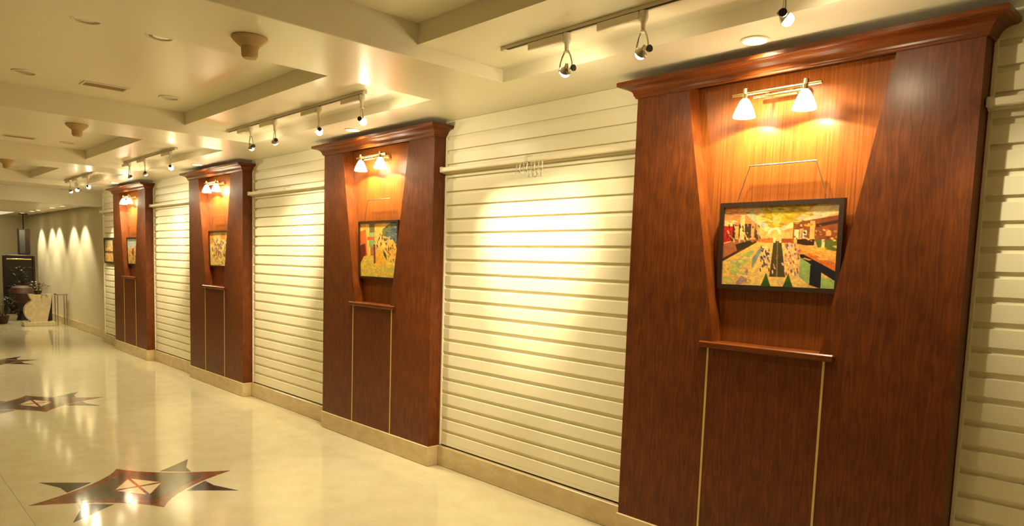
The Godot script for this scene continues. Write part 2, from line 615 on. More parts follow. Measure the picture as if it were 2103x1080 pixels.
func build_picture_lamp(c: float, label: String) -> void:
	var t := thing("picture_lamp", label, "lamp", V(c, 2.296, 3.295), "picture lamps in the wood panels")
	var st := new_st()
	cbox(st, Vector3(-0.115, 0.092, 0.0), Vector3(0.115, 0.122, 0.022), 0.004)
	obj("wall_plate", st, M.gold, t)
	for x in [-0.06, 0.06]:
		st = new_st()
		tube(st, [Vector3(x, 0.107, 0.02), Vector3(x, 0.107, 0.11)], 0.005)
		obj("support_arm", st, M.gold, t)
	st = new_st()
	tube(st, [Vector3(-0.215, 0.107, 0.115), Vector3(0.215, 0.107, 0.115)], 0.0085, 12)
	obj("bar", st, M.gold, t)
	st = new_st()
	tube(st, [Vector3(-0.11, 0.087, 0.108), Vector3(0.13, 0.087, 0.108)], 0.006, 10)
	obj("cross_rod", st, M.gold, t)
	for x in [-0.149, 0.144]:
		st = new_st()
		lathe(st, [Vector2(0.0, 0.134), Vector2(0.012, 0.130), Vector2(0.014, 0.106), Vector2(0.010, 0.086), Vector2(0.016, 0.078), Vector2(0.0, 0.076)], 14, Basis.IDENTITY, Vector3(x, 0, 0.118))
		obj("lamp_holder", st, M.gold, t)
		st = new_st()
		lathe(st, [Vector2(0.012, 0.084), Vector2(0.022, 0.074), Vector2(0.036, 0.046), Vector2(0.048, 0.016), Vector2(0.053, -0.002), Vector2(0.051, -0.003), Vector2(0.045, 0.015), Vector2(0.033, 0.044), Vector2(0.020, 0.070), Vector2(0.010, 0.080)], 24, Basis.IDENTITY, Vector3(x, 0, 0.118))
		var sh := obj("lamp_shade", st, M.shade, t)
		st = new_st()
		lathe(st, [Vector2(0.0, 0.004), Vector2(0.010, 0.006), Vector2(0.014, 0.018), Vector2(0.011, 0.034), Vector2(0.007, 0.060), Vector2(0.0, 0.062)], 12, Basis.IDENTITY, Vector3(x, 0, 0.118))
		obj("light_bulb", st, M.bulb_soft, sh)
		spot(t, Vector3(x, 0.012, 0.118), Vector3.DOWN, 70.0, 0.27, 0.04, 0.008)

# ------------------------------------------------------------------ paintings
func poly(img: Image, pts: Array, c: Color) -> void:
	var w := img.get_width()
	var h := img.get_height()
	var y0 := 1e9
	var y1 := -1e9
	for p in pts:
		y0 = min(y0, p[1] * h)
		y1 = max(y1, p[1] * h)
	for y in range(max(0, int(y0)), min(h, int(y1) + 1)):
		var xs := []
		var fy := (y + 0.5) / h
		for k in pts.size():
			var a: Array = pts[k]
			var b: Array = pts[(k + 1) % pts.size()]
			if (a[1] <= fy) != (b[1] <= fy):
				xs.append((a[0] + (fy - a[1]) / (b[1] - a[1]) * (b[0] - a[0])) * w)
		xs.sort()
		for k in range(0, xs.size() - 1, 2):
			for x in range(max(0, int(round(xs[k]))), min(w, int(round(xs[k + 1])))):
				img.set_pixel(x, y, c)

func rect(img: Image, x0: float, y0: float, x1: float, y1: float, c: Color) -> void:
	poly(img, [[x0, y0], [x1, y0], [x1, y1], [x0, y1]], c)

# loose brush dabs that break up the flat shapes
func dabs(img: Image, rng: RandomNumberGenerator, count: int, x0: float, y0: float, x1: float, y1: float, cols: Array, rx: float, ry: float) -> void:
	for k in count:
		var x := rng.randf_range(x0, x1)
		var y := rng.randf_range(y0, y1)
		var a := rx * rng.randf_range(0.5, 1.4)
		var b := ry * rng.randf_range(0.5, 1.4)
		var t := rng.randf_range(-0.5, 0.5)
		poly(img, [[x - a, y - b * 0.5], [x + a * t, y - b], [x + a, y + b * 0.4], [x - a * t, y + b]], cols[rng.randi() % cols.size()])

func brush(img: Image, sd: int) -> void:
	var w0 := img.get_width()
	var h0 := img.get_height()
	img.resize(w0 * 2 / 5, h0 * 2 / 5, Image.INTERPOLATE_LANCZOS)
	img.resize(w0, h0, Image.INTERPOLATE_CUBIC)
	var f := noise(sd, 0.09, 3)
	var g := noise(sd + 1, 0.03, 2)
	for x in img.get_width():
		for y in img.get_height():
			var k := 1.0 + 0.16 * f.get_noise_2d(x * 0.7, y * 1.6) + 0.12 * g.get_noise_2d(x, y)
			var c := img.get_pixel(x, y)
			img.set_pixel(x, y, Color(clampf(c.r * k, 0, 1), clampf(c.g * k, 0, 1), clampf(c.b * (2.0 - k) * 0.98, 0, 1)))

func art_mall() -> Image:
	var i := Image.create(420, 296, false, Image.FORMAT_RGB8)
	var r := RandomNumberGenerator.new()
	r.seed = 7
	i.fill(Color(0.86, 0.66, 0.34))
	poly(i, [[0, 0], [0.16, 0], [0.34, 0.26], [0.0, 0.20]], Color(0.84, 0.50, 0.28))
	poly(i, [[0.12, 0], [0.33, 0], [0.43, 0.27], [0.40, 0.33]], Color(0.72, 0.72, 0.52))
	poly(i, [[0.20, 0], [0.34, 0], [0.42, 0.25]], Color(0.80, 0.66, 0.42))
	poly(i, [[0.33, 0], [0.80, 0], [0.53, 0.27], [0.42, 0.27]], Color(0.74, 0.60, 0.13))
	poly(i, [[0.43, 0], [0.56, 0], [0.51, 0.25], [0.46, 0.25]], Color(0.80, 0.72, 0.34))
	poly(i, [[0.80, 0.0], [1, 0], [1, 0.11], [0.55, 0.31], [0.52, 0.28]], Color(0.84, 0.74, 0.54))
	poly(i, [[0.74, 0.0], [0.83, 0.0], [0.54, 0.28]], Color(0.78, 0.56, 0.22))
	poly(i, [[1, 0.11], [1, 0.24], [0.56, 0.34], [0.55, 0.31]], Color(0.80, 0.58, 0.26))
	# left side: shop fronts and columns
	rect(i, 0.0, 0.17, 0.10, 0.26, Color(0.88, 0.74, 0.42))
	poly(i, [[0, 0.24], [0.085, 0.25], [0.085, 0.43], [0, 0.46]], Color(0.70, 0.09, 0.10))
	poly(i, [[0.085, 0.22], [0.16, 0.24], [0.16, 0.42], [0.085, 0.44]], Color(0.30, 0.10, 0.07))
	rect(i, 0.11, 0.24, 0.145, 0.42, Color(0.78, 0.60, 0.30))
	rect(i, 0.155, 0.10, 0.20, 0.42, Color(0.88, 0.74, 0.44))
	rect(i, 0.20, 0.22, 0.27, 0.40, Color(0.26, 0.20, 0.14))
	rect(i, 0.26, 0.20, 0.29, 0.42, Color(0.84, 0.58, 0.34))
	rect(i, 0.29, 0.24, 0.315, 0.40, Color(0.40, 0.24, 0.14))
	rect(i, 0.315, 0.23, 0.335, 0.41, Color(0.84, 0.64, 0.38))
	poly(i, [[0, 0.47], [0.14, 0.43], [0.34, 0.41], [0.30, 0.48], [0, 0.66]], Color(0.62, 0.34, 0.20))
	poly(i, [[0.12, 0.48], [0.25, 0.43], [0.28, 0.46], [0.14, 0.57]], Color(0.18, 0.15, 0.10))
	# right side: shops
	poly(i, [[0.63, 0.22], [1, 0.14], [1, 0.46], [0.63, 0.42]], Color(0.52, 0.26, 0.12))
	rect(i, 0.64, 0.30, 0.68, 0.42, Color(0.80, 0.80, 0.58))
	rect(i, 0.71, 0.31, 0.745, 0.41, Color(0.78, 0.80, 0.60))
	rect(i, 0.685, 0.24, 0.705, 0.45, Color(0.86, 0.62, 0.34))
	rect(i, 0.77, 0.20, 0.81, 0.44, Color(0.88, 0.64, 0.34))
	rect(i, 0.67, 0.42, 0.81, 0.49, Color(0.22, 0.09, 0.07))
	poly(i, [[0.82, 0.24], [1, 0.19], [1, 0.23], [0.82, 0.28]], Color(0.24, 0.12, 0.07))
	rect(i, 0.90, 0.32, 0.94, 0.38, Color(0.84, 0.56, 0.30))
	poly(i, [[0.82, 0.42], [1, 0.44], [1, 0.56], [0.84, 0.52]], Color(0.36, 0.40, 0.14))
	rect(i, 0.87, 0.42, 0.895, 0.53, Color(0.84, 0.80, 0.50))
	# far end: white arch
	for k in 12:
		var a0 := PI * k / 12.0
		var a1 := PI * (k + 1) / 12.0
		poly(i, [[0.47 - 0.058 * cos(a0), 0.35 - 0.09 * sin(a0)], [0.47 - 0.058 * cos(a1), 0.35 - 0.09 * sin(a1)], [0.47 - 0.035 * cos(a1), 0.35 - 0.055 * sin(a1)], [0.47 - 0.035 * cos(a0), 0.35 - 0.055 * sin(a0)]], Color(0.93, 0.78, 0.66))
	rect(i, 0.40, 0.35, 0.56, 0.41, Color(0.80, 0.70, 0.38))
	poly(i, [[0.34, 0.41], [0.46, 0.40], [0.46, 0.47], [0.30, 0.47]], Color(0.80, 0.42, 0.16))
	poly(i, [[0.52, 0.41], [0.64, 0.41], [0.64, 0.47], [0.52, 0.47]], Color(0.66, 0.28, 0.12))
	# hall floor
	poly(i, [[0.40, 0.46], [0.62, 0.46], [0.76, 1], [0.22, 1]], Color(0.88, 0.70, 0.38))
	# galleries
	poly(i, [[0, 0.68], [0.32, 0.44], [0.40, 0.46], [0.15, 1], [0, 1]], Color(0.85, 0.66, 0.32))
	poly(i, [[0.10, 0.72], [0.24, 0.57], [0.30, 0.56], [0.14, 0.88], [0.08, 0.86]], Color(0.62, 0.64, 0.34))
	poly(i, [[0, 0.66], [0.30, 0.44], [0.32, 0.45], [0, 0.70]], Color(0.28, 0.15, 0.09))
	poly(i, [[0.13, 0.98], [0.25, 0.77], [0.24, 1.0], [0.12, 1.0]], Color(0.60, 0.48, 0.48))
	poly(i, [[0.28, 0.66], [0.36, 0.50], [0.37, 0.54], [0.28, 0.80]], Color(0.50, 0.52, 0.46))
	poly(i, [[0.64, 0.46], [1, 0.57], [1, 0.70], [0.66, 0.52]], Color(0.88, 0.60, 0.25))
	poly(i, [[0.66, 0.52], [1, 0.70], [1, 0.80], [0.68, 0.56]], Color(0.80, 0.40, 0.13))
	poly(i, [[0.69, 0.57], [1, 0.80], [1, 0.91], [0.71, 0.66]], Color(0.07, 0.06, 0.12))
	poly(i, [[0.70, 0.63], [0.80, 0.72], [0.80, 0.98], [0.70, 0.86]], Color(0.55, 0.62, 0.36))
	poly(i, [[0.79, 0.72], [0.88, 0.78], [0.88, 1.0], [0.79, 0.96]], Color(0.05, 0.05, 0.11))
	poly(i, [[0.88, 0.86], [1, 0.90], [1, 1.0], [0.88, 1.0]], Color(0.56, 0.64, 0.36))
	# escalator
	poly(i, [[0.468, 0.44], [0.535, 0.44], [0.585, 0.88], [0.445, 0.88]], Color(0.27, 0.23, 0.12))
	poly(i, [[0.498, 0.44], [0.506, 0.44], [0.518, 0.88], [0.505, 0.88]], Color(0.50, 0.42, 0.22))
	rect(i, 0.465, 0.40, 0.485, 0.46, Color(0.80, 0.78, 0.52))
	rect(i, 0.515, 0.40, 0.535, 0.46, Color(0.80, 0.78, 0.52))
	dabs(i, r, 60, 0.36, 0.50, 0.44, 0.80, [Color(0.40, 0.14, 0.10), Color(0.82, 0.62, 0.60), Color(0.30, 0.30, 0.38), Color(0.90, 0.78, 0.56), Color(0.20, 0.12, 0.10)], 0.008, 0.022)
	dabs(i, r, 80, 0.57, 0.48, 0.69, 0.84, [Color(0.72, 0.36, 0.30), Color(0.86, 0.66, 0.62), Color(0.34, 0.28, 0.40), Color(0.92, 0.80, 0.58), Color(0.52, 0.20, 0.16), Color(0.85, 0.52, 0.40)], 0.008, 0.024)
	dabs(i, r, 10, 0.46, 0.62, 0.56, 0.82, [Color(0.40, 0.16, 0.10), Color(0.84, 0.62, 0.56), Color(0.90, 0.72, 0.50)], 0.010, 0.024)
	dabs(i, r, 40, 0.64, 0.24, 1.0, 0.44, [Color(0.72, 0.46, 0.22), Color(0.30, 0.13, 0.08), Color(0.62, 0.30, 0.14), Color(0.84, 0.64, 0.34)], 0.016, 0.012)
	dabs(i, r, 30, 0.0, 0.02, 0.30, 0.20, [Color(0.86, 0.56, 0.34), Color(0.78, 0.70, 0.48), Color(0.80, 0.44, 0.24)], 0.03, 0.012)
	dabs(i, r, 70, 0.34, 0.0, 0.78, 0.26, [Color(0.80, 0.68, 0.24), Color(0.70, 0.58, 0.14), Color(0.84, 0.72, 0.36), Color(0.66, 0.50, 0.12)], 0.035, 0.014)
	dabs(i, r, 50, 0.02, 0.62, 0.28, 1.0, [Color(0.86, 0.70, 0.38), Color(0.72, 0.66, 0.36), Color(0.88, 0.66, 0.30), Color(0.80, 0.60, 0.34)], 0.035, 0.022)
	dabs(i, r, 40, 0.02, 0.22, 0.34, 0.44, [Color(0.72, 0.46, 0.22), Color(0.30, 0.18, 0.10), Color(0.86, 0.66, 0.38), Color(0.34, 0.30, 0.12)], 0.012, 0.026)
	dabs(i, r, 30, 0.72, 0.50, 1.0, 0.66, [Color(0.90, 0.66, 0.32), Color(0.84, 0.54, 0.20), Color(0.88, 0.62, 0.28)], 0.04, 0.016)
	for tx in [0.415, 0.61]:
		poly(i, [[tx, 0.85], [tx + 0.045, 1.0], [tx - 0.045, 1.0]], Color(0.16, 0.28, 0.07))
		poly(i, [[tx, 0.83], [tx + 0.025, 0.93], [tx - 0.025, 0.93]], Color(0.22, 0.34, 0.09))
	brush(i, 70)
	return i

func art_street() -> Image:
	var i := Image.create(320, 250, false, Image.FORMAT_RGB8)
	var r := RandomNumberGenerator.new()
	r.seed = 9
	i.fill(Color(0.88, 0.66, 0.32))
	poly(i, [[0.62, 0.12], [0.85, 0], [1, 0], [1, 0.42], [0.86, 0.32], [0.78, 0.28], [0.60, 0.24]], Color(0.34, 0.38, 0.36))
	poly(i, [[0.60, 0.16], [0.80, 0.02], [0.92, 0.0], [0.62, 0.26]], Color(0.42, 0.44, 0.20))
	dabs(i, r, 40, 0.72, 0.06, 1.0, 0.38, [Color(0.26, 0.30, 0.36), Color(0.52, 0.56, 0.56), Color(0.38, 0.42, 0.40)], 0.05, 0.012)
	poly(i, [[0.0, 0.16], [0.16, 0.12], [0.20, 0.60], [0.0, 0.72]], Color(0.78, 0.38, 0.16))
	poly(i, [[0.0, 0.42], [0.14, 0.38], [0.16, 0.58], [0.0, 0.80]], Color(0.42, 0.14, 0.08))
	rect(i, 0.26, 0.02, 0.40, 0.30, Color(0.48, 0.40, 0.22))
	rect(i, 0.24, 0.18, 0.40, 0.26, Color(0.56, 0.62, 0.36))
	rect(i, 0.20, 0.26, 0.40, 0.32, Color(0.84, 0.34, 0.18))
	rect(i, 0.24, 0.32, 0.40, 0.44, Color(0.46, 0.60, 0.34))
	rect(i, 0.28, 0.44, 0.38, 0.68, Color(0.62, 0.40, 0.22))
	dabs(i, r, 60, 0.40, 0.22, 0.76, 0.58, [Color(0.26, 0.18, 0.16), Color(0.60, 0.50, 0.44), Color(0.88, 0.74, 0.46), Color(0.40, 0.26, 0.18)], 0.014, 0.035)
	poly(i, [[0.76, 0.34], [0.86, 0.30], [1, 0.46], [1, 0.86], [0.78, 0.56]], Color(0.84, 0.62, 0.24))
	dabs(i, r, 40, 0.74, 0.42, 1.0, 0.74, [Color(0.12, 0.10, 0.08), Color(0.86, 0.66, 0.30), Color(0.40, 0.44, 0.28), Color(0.70, 0.36, 0.14)], 0.016, 0.035)
	poly(i, [[0.10, 0.62], [0.40, 0.60], [0.50, 0.42], [0.60, 0.44], [0.82, 0.72], [1, 0.92], [1, 1], [0, 1], [0, 0.76]], Color(0.80, 0.66, 0.24))
	poly(i, [[0.44, 0.50], [0.58, 0.50], [0.72, 0.80], [0.42, 0.80]], Color(0.84, 0.60, 0.18))
	dabs(i, r, 60, 0.05, 0.66, 0.95, 0.98, [Color(0.86, 0.74, 0.36), Color(0.74, 0.66, 0.26), Color(0.84, 0.62, 0.40), Color(0.70, 0.70, 0.32)], 0.07, 0.014)
	poly(i, [[0.36, 0.40], [0.42, 0.40], [0.42, 0.74], [0.37, 0.76]], Color(0.46, 0.22, 0.16))
	poly(i, [[0.62, 0.50], [0.70, 0.58], [0.71, 0.68], [0.64, 0.60]], Color(0.22, 0.22, 0.12))
	brush(i, 72)
	return i

func art_crowd() -> Image:
	var i := Image.create(256, 196, false, Image.FORMAT_RGB8)
	var r := RandomNumberGenerator.new()
	r.seed = 12
	i.fill(Color(0.86, 0.74, 0.42))
	rect(i, 0.0, 0.0, 0.20, 0.36, Color(0.82, 0.54, 0.18))
	rect(i, 0.60, 0.04, 0.84, 0.22, Color(0.82, 0.54, 0.22))
	rect(i, 0.86, 0.0, 1.0, 0.34, Color(0.88, 0.72, 0.48))
	dabs(i, r, 150, 0.12, 0.20, 0.98, 0.74, [Color(0.42, 0.32, 0.24), Color(0.78, 0.58, 0.44), Color(0.60, 0.52, 0.42), Color(0.52, 0.42, 0.14), Color(0.88, 0.72, 0.44), Color(0.62, 0.34, 0.24), Color(0.44, 0.44, 0.44)], 0.034, 0.055)
	dabs(i, r, 40, 0.05, 0.70, 0.98, 1.0, [Color(0.88, 0.72, 0.32), Color(0.84, 0.70, 0.46), Color(0.80, 0.60, 0.20), Color(0.62, 0.56, 0.30)], 0.06, 0.04)
	brush(i, 74)
	return i

func art_sky(grey: bool, sd: int) -> Image:
	var i := Image.create(200, 156, false, Image.FORMAT_RGB8)
	var r := RandomNumberGenerator.new()
	r.seed = sd
	i.fill(Color(0.78, 0.62, 0.36))
	poly(i, [[0, 0], [1, 0], [1, 0.24], [0.6, 0.32], [0.3, 0.44], [0, 0.38]], Color(0.68, 0.70, 0.68) if not grey else Color(0.62, 0.56, 0.42))
	dabs(i, r, 24, 0.0, 0.0, 1.0, 0.26, [Color(0.74, 0.74, 0.70), Color(0.60, 0.64, 0.66)] if not grey else [Color(0.70, 0.62, 0.46), Color(0.54, 0.48, 0.36)], 0.09, 0.04)
	dabs(i, r, 40, 0.2, 0.36, 1.0, 0.72, [Color(0.80, 0.64, 0.40), Color(0.62, 0.44, 0.22), Color(0.84, 0.72, 0.48), Color(0.54, 0.30, 0.18)], 0.06, 0.07)
	if grey:
		rect(i, 0.0, 0.52, 1.0, 0.62, Color(0.40, 0.28, 0.15))
	else:
		rect(i, 0.40, 0.40, 0.56, 0.70, Color(0.56, 0.28, 0.14))
	dabs(i, r, 30, 0.0, 0.66, 1.0, 1.0, [Color(0.78, 0.56, 0.24), Color(0.56, 0.50, 0.28), Color(0.72, 0.58, 0.36)], 0.08, 0.05)
	brush(i, sd + 60)
	return i

# framed picture hung on a bent wire; s0..s1 wide, y0..y1 high, its back at n
func build_painting(called: String, label: String, s0: float, s1: float, y0: float, y1: float, n: float, img: Image, border: float, wire: bool, lean: float) -> void:
	var t := thing(called, label, "painting", V((s0 + s1) * 0.5, y0, n), "framed paintings along the wall")
	var w := (s1 - s0) * 0.5
	var h := y1 - y0
	t.rotation.x = lean
	var fd := 0.030
	for side in 4:
		var st := new_st()
		if side < 2:
			var sg := -1.0 if side == 0 else 1.0
			var p := PackedVector2Array([Vector2(sg * w, 0), Vector2(sg * w, h), Vector2(sg * (w - border), h - border), Vector2(sg * (w - border), border)])
			prism(st, p, 0.0, fd)
		else:
			var ya := 0.0 if side == 2 else h
			var yb := border if side == 2 else h - border
			prism(st, PackedVector2Array([Vector2(-w, ya), Vector2(w, ya), Vector2(w - border, yb), Vector2(-w + border, yb)]), 0.0, fd)
		obj("frame_bar", st, M.frame, t)
	var st2 := new_st()
	var x := w - border + 0.002
	var yb2 := border - 0.002
	var yt2 := h - border + 0.002
	var q := [[Vector3(-x, yt2, 0.020), Vector2(0, 0)], [Vector3(x, yt2, 0.020), Vector2(1, 0)], [Vector3(x, yb2, 0.020), Vector2(1, 1)], [Vector3(-x, yb2, 0.020), Vector2(0, 1)]]
	for k in [0, 1, 2, 0, 2, 3]:
		st2.set_normal(Vector3(0, 0, 1))
		st2.set_uv(q[k][1])
		st2.add_vertex(q[k][0])
	var flat := new_st()
	cbox(flat, Vector3(-x, yb2, 0.004), Vector3(x, yt2, 0.019), 0.0)
	var board := obj("backing_board", flat, M.frame, t)
	var m := mat(Color(1, 1, 1), 0.42)
	img.generate_mipmaps()
	m.albedo_texture = ImageTexture.create_from_image(img)
	obj("canvas", st2, m, board)
	if wire:
		var wr := new_st()
		tube(wr, [Vector3(-0.225, h - 0.004, 0.012), Vector3(-0.164, h + 0.172, 0.014), Vector3(-0.160, h + 0.176, 0.014)], 0.0022, 6)
		tube(wr, [Vector3(0.225, h - 0.004, 0.012), Vector3(0.164, h + 0.172, 0.014), Vector3(0.160, h + 0.176, 0.014)], 0.0022, 6)
		tube(wr, [Vector3(-0.164, h + 0.175, 0.014), Vector3(0.164, h + 0.175, 0.014)], 0.0036, 8)
		obj("hanging_wire", wr, M.steel, t)

func build_paintings() -> void:
	build_painting("painting", "framed painting of a shopping mall interior with a yellow vaulted ceiling", -1.900, -1.288, 1.470, 1.898, 3.285, art_mall(), 0.022, true, 0.03)
	build_painting("painting", "framed painting of a yellow market street with a grey-blue roof", -5.352, -4.756, 1.405, 1.886, 3.285, art_street(), 0.016, true, 0.03)
	build_painting("painting", "framed painting of a crowd in ochre and cream dabs", -8.770, -8.176, 1.425, 1.850, 3.285, art_crowd(), 0.016, true, 0.03)
	build_painting("painting", "framed painting with a pale grey sky above ochre figures", -12.150, -11.560, 1.380, 1.795, 3.285, art_sky(false, 21), 0.016, true, 0.03)
	build_painting("painting", "small dark-framed picture hung on the slats beside plain wall", -13.56, -12.98, 1.375, 1.80, 3.305, art_sky(true, 25), 0.03, false, 0.02)

# ------------------------------------------------------------------ track lights
func build_head(s: float, n: float, aim: Vector3, label: String, energy: float, angle: float, bright: bool, yoke_turn := 0.0, group := "track spotlights") -> void:
	var t := thing("track_spotlight", label, "spotlight", V(s, MID - 0.022, n), group)
	var st := new_st()
	cbox(st, Vector3(-0.245, -0.038, -0.022), Vector3(-0.012, 0.0, 0.022), 0.004)
	obj("transformer_box", st, M.white_plastic, t)
	st = new_st()
	lathe(st, [Vector2(0.0, 0.0), Vector2(0.020, 0.0), Vector2(0.020, -0.030), Vector2(0.011, -0.050), Vector2(0.009, -0.078), Vector2(0.015, -0.086), Vector2(0.0, -0.088)], 14)
	obj("stem", st, M.white_plastic, t)
	var hub := Vector3(0.0, -0.165, 0.0)
	var ax := Vector3(cos(yoke_turn), 0, sin(yoke_turn))
	st = new_st()
	for sg in [-1.0, 1.0]:
		tube(st, [Vector3(0, -0.080, 0) + ax * sg * 0.010, Vector3(0, -0.105, 0) + ax * sg * 0.026, Vector3(0, -0.135, 0) + ax * sg * 0.037, hub + ax * sg * 0.041, hub + ax * sg * 0.043 + Vector3(0, -0.012, 0)], 0.0038, 8)
	obj("yoke", st, M.chrome, t)
	var d := (aim - (V(s, MID - 0.022, n) + hub)).normalized()
	var fr := look_basis(-d)
	st = new_st()
	lathe(st, [Vector2(0.0, 0.030), Vector2(0.008, 0.030), Vector2(0.010, 0.014), Vector2(0.021, 0.0), Vector2(0.0265, -0.008), Vector2(0.0285, -0.010), Vector2(0.0255, -0.008), Vector2(0.018, 0.001), Vector2(0.0, 0.010)], 18, fr, hub)
	var cup := obj("reflector_cup", st, M.chrome, t)
	st = new_st()
	lathe(st, [Vector2(0.0, -0.038), Vector2(0.011, -0.036), Vector2(0.020, -0.028), Vector2(0.0235, -0.016), Vector2(0.0235, -0.008), Vector2(0.012, 0.002), Vector2(0.0, 0.004)], 16, fr, hub)
	obj("light_bulb", st, M.bulb, cup)
	for sg in [-1.0, 1.0]:
		st = new_st()
		tube(st, [hub + ax * sg * 0.043, hub + ax * sg * 0.026], 0.004, 8)
		obj("pivot", st, M.chrome, t)
	st = new_st()
	lathe(st, [Vector2(0.0, 0.0), Vector2(0.015, 0.0), Vector2(0.015, 0.010), Vector2(0.0, 0.010)], 14, look_basis(ax), hub + ax * 0.043)
	obj("knob", st, M.black, t)
	spot(t, hub + d * 0.044, d, angle, energy, 1.0, 0.02)
	if bright:
		# a bare bulb also spills light to the sides
		omni(t, hub, 0.15, 0.012)

func build_tracks() -> void:
	var spans := [[-2.76, -0.42, 2.53, "above the mall painting"], [-6.42, -4.16, 2.56, "above the yellow street painting"], [-9.72, -7.90, 2.60, "above the crowd painting"], [-13.0, -11.3, 2.62, "above the pale sky painting"]]
	for a in spans:
		var t := thing("light_track", "thin pale light track on the ceiling " + a[3], "light track", V((a[0] + a[1]) * 0.5, MID - 0.022, a[2]), "ceiling light tracks")
		var h: float = (a[1] - a[0]) * 0.5
		var st := new_st()
		cbox(st, Vector3(-h, 0.002, -0.016), Vector3(h, 0.022, 0.016), 0.002)
		obj("rail", st, M.white_plastic, t)
		st = new_st()
		cbox(st, Vector3(-h + 0.02, 0.0, 0.004), Vector3(h - 0.02, 0.003, 0.0175), 0.0005)
		obj("black_strip", st, M.black, t)  # thin black strip along the underside of the rail
		st = new_st()
		cbox(st, Vector3(-h - 0.03, 0.0, -0.018), Vector3(-h, 0.022, 0.018), 0.004)
		obj("end_feed", st, M.white_plastic, t)
	# aim points: the slats, the panel fronts
	var L := "chrome yoke track spotlight "
	build_head(-2.34, 2.53, V(-3.34, 1.52, 3.31), L + "with glowing bulb near the end feed above the mall painting", 2.7, 24.0, true)
	build_head(-1.90, 2.53, V(-3.30, 1.62, 3.31), L + "turned towards the spotlit slats, with its bulb hidden in the cup", 1.3, 24.0, false, 0.25)
	build_head(-1.27, 2.53, V(-0.15, 1.45, 3.31), L + "tilted sideways above the mall painting's lamp bar, bulb glowing", 1.0, 27.0, true, 1.2)
	build_head(-5.95, 2.56, V(-6.75, 1.50, 3.31), L + "at the far end of the track above the street painting", 2.0, 27.0, true)
	build_head(-5.50, 2.56, V(-6.50, 1.75, 3.31), L + "turned away, second on the track above the street painting", 1.6, 27.0, false, 0.25)
	build_head(-4.78, 2.56, V(-3.9, 0.6, 2.6), L + "shining brightly over the street painting's cornice", 1.8, 40.0, true, 0.4)
	build_head(-4.20, 2.56, V(-3.32, 1.52, 3.31), L + "at the near end of the track beside the street panel's cornice", 2.6, 23.0, true, 0.8)
	build_head(-9.55, 2.60, V(-10.2, 1.6, 3.31), L + "at the far end of the track above the crowd painting", 1.8, 28.0, true)
	build_head(-8.95, 2.60, V(-10.1, 1.7, 3.31), L + "with black knob, middle of the track above the crowd painting", 1.6, 28.0, false, 0.25)
	build_head(-8.08, 2.60, V(-7.0, 0.9, 3.0), L + "shining brightly over the cornice above the crowd painting", 1.8, 40.0, true, 0.4)
	build_head(-12.70, 2.62, V(-13.1, 1.5, 3.31), L + "at the far end of the track above the pale sky painting", 2.5, 22.5, true)
	build_head(-12.25, 2.62, V(-12.0, 0.8, 2.2), L + "in the middle of the track above the pale sky painting", 1.6, 40.0, true)
	build_head(-11.62, 2.62, V(-10.3, 1.2, 3.2), L + "at the near end of the track above the pale sky painting", 1.8, 36.0, true, 0.4)

func downlight(called: String, s: float, y: float, n: float, r: float, lit: bool, label: String, group: String, energy := 0.0, angle := 40.0, tilt := Vector3.DOWN) -> void:
	var t := thing(called, label, "downlight", V(s, y, n), group)
	var st := new_st()
	lathe(st, [Vector2(r * 1.28, 0.0), Vector2(r * 1.26, -0.006), Vector2(r * 1.05, -0.009), Vector2(r, -0.006), Vector2(r * 0.98, 0.0)], 28)
	obj("trim_ring", st, M.white_plastic, t)
	st = new_st()
	lathe(st, [Vector2(0.0, -0.004), Vector2(r * 0.6, -0.0045), Vector2(r, -0.003)], 24)
	obj("lamp_lens" if lit else "lens", st, M.downlight if lit else M.chrome, t)
	if lit:
		spot(t, Vector3(0, -0.02, 0), tilt, angle, energy, 0.6, r * 0.7)

func build_soffit_downlights() -> void:
	var nm := ["mall painting", "yellow street painting", "crowd painting", "pale sky painting"]
	for k in 4:
		downlight("recessed_downlight", PANELS[k] - 0.05, LOW, 3.03, 0.05, true, "glowing round recessed downlight in the soffit over the panel with the " + nm[k], "lit soffit downlights", 1.9, 72.0)

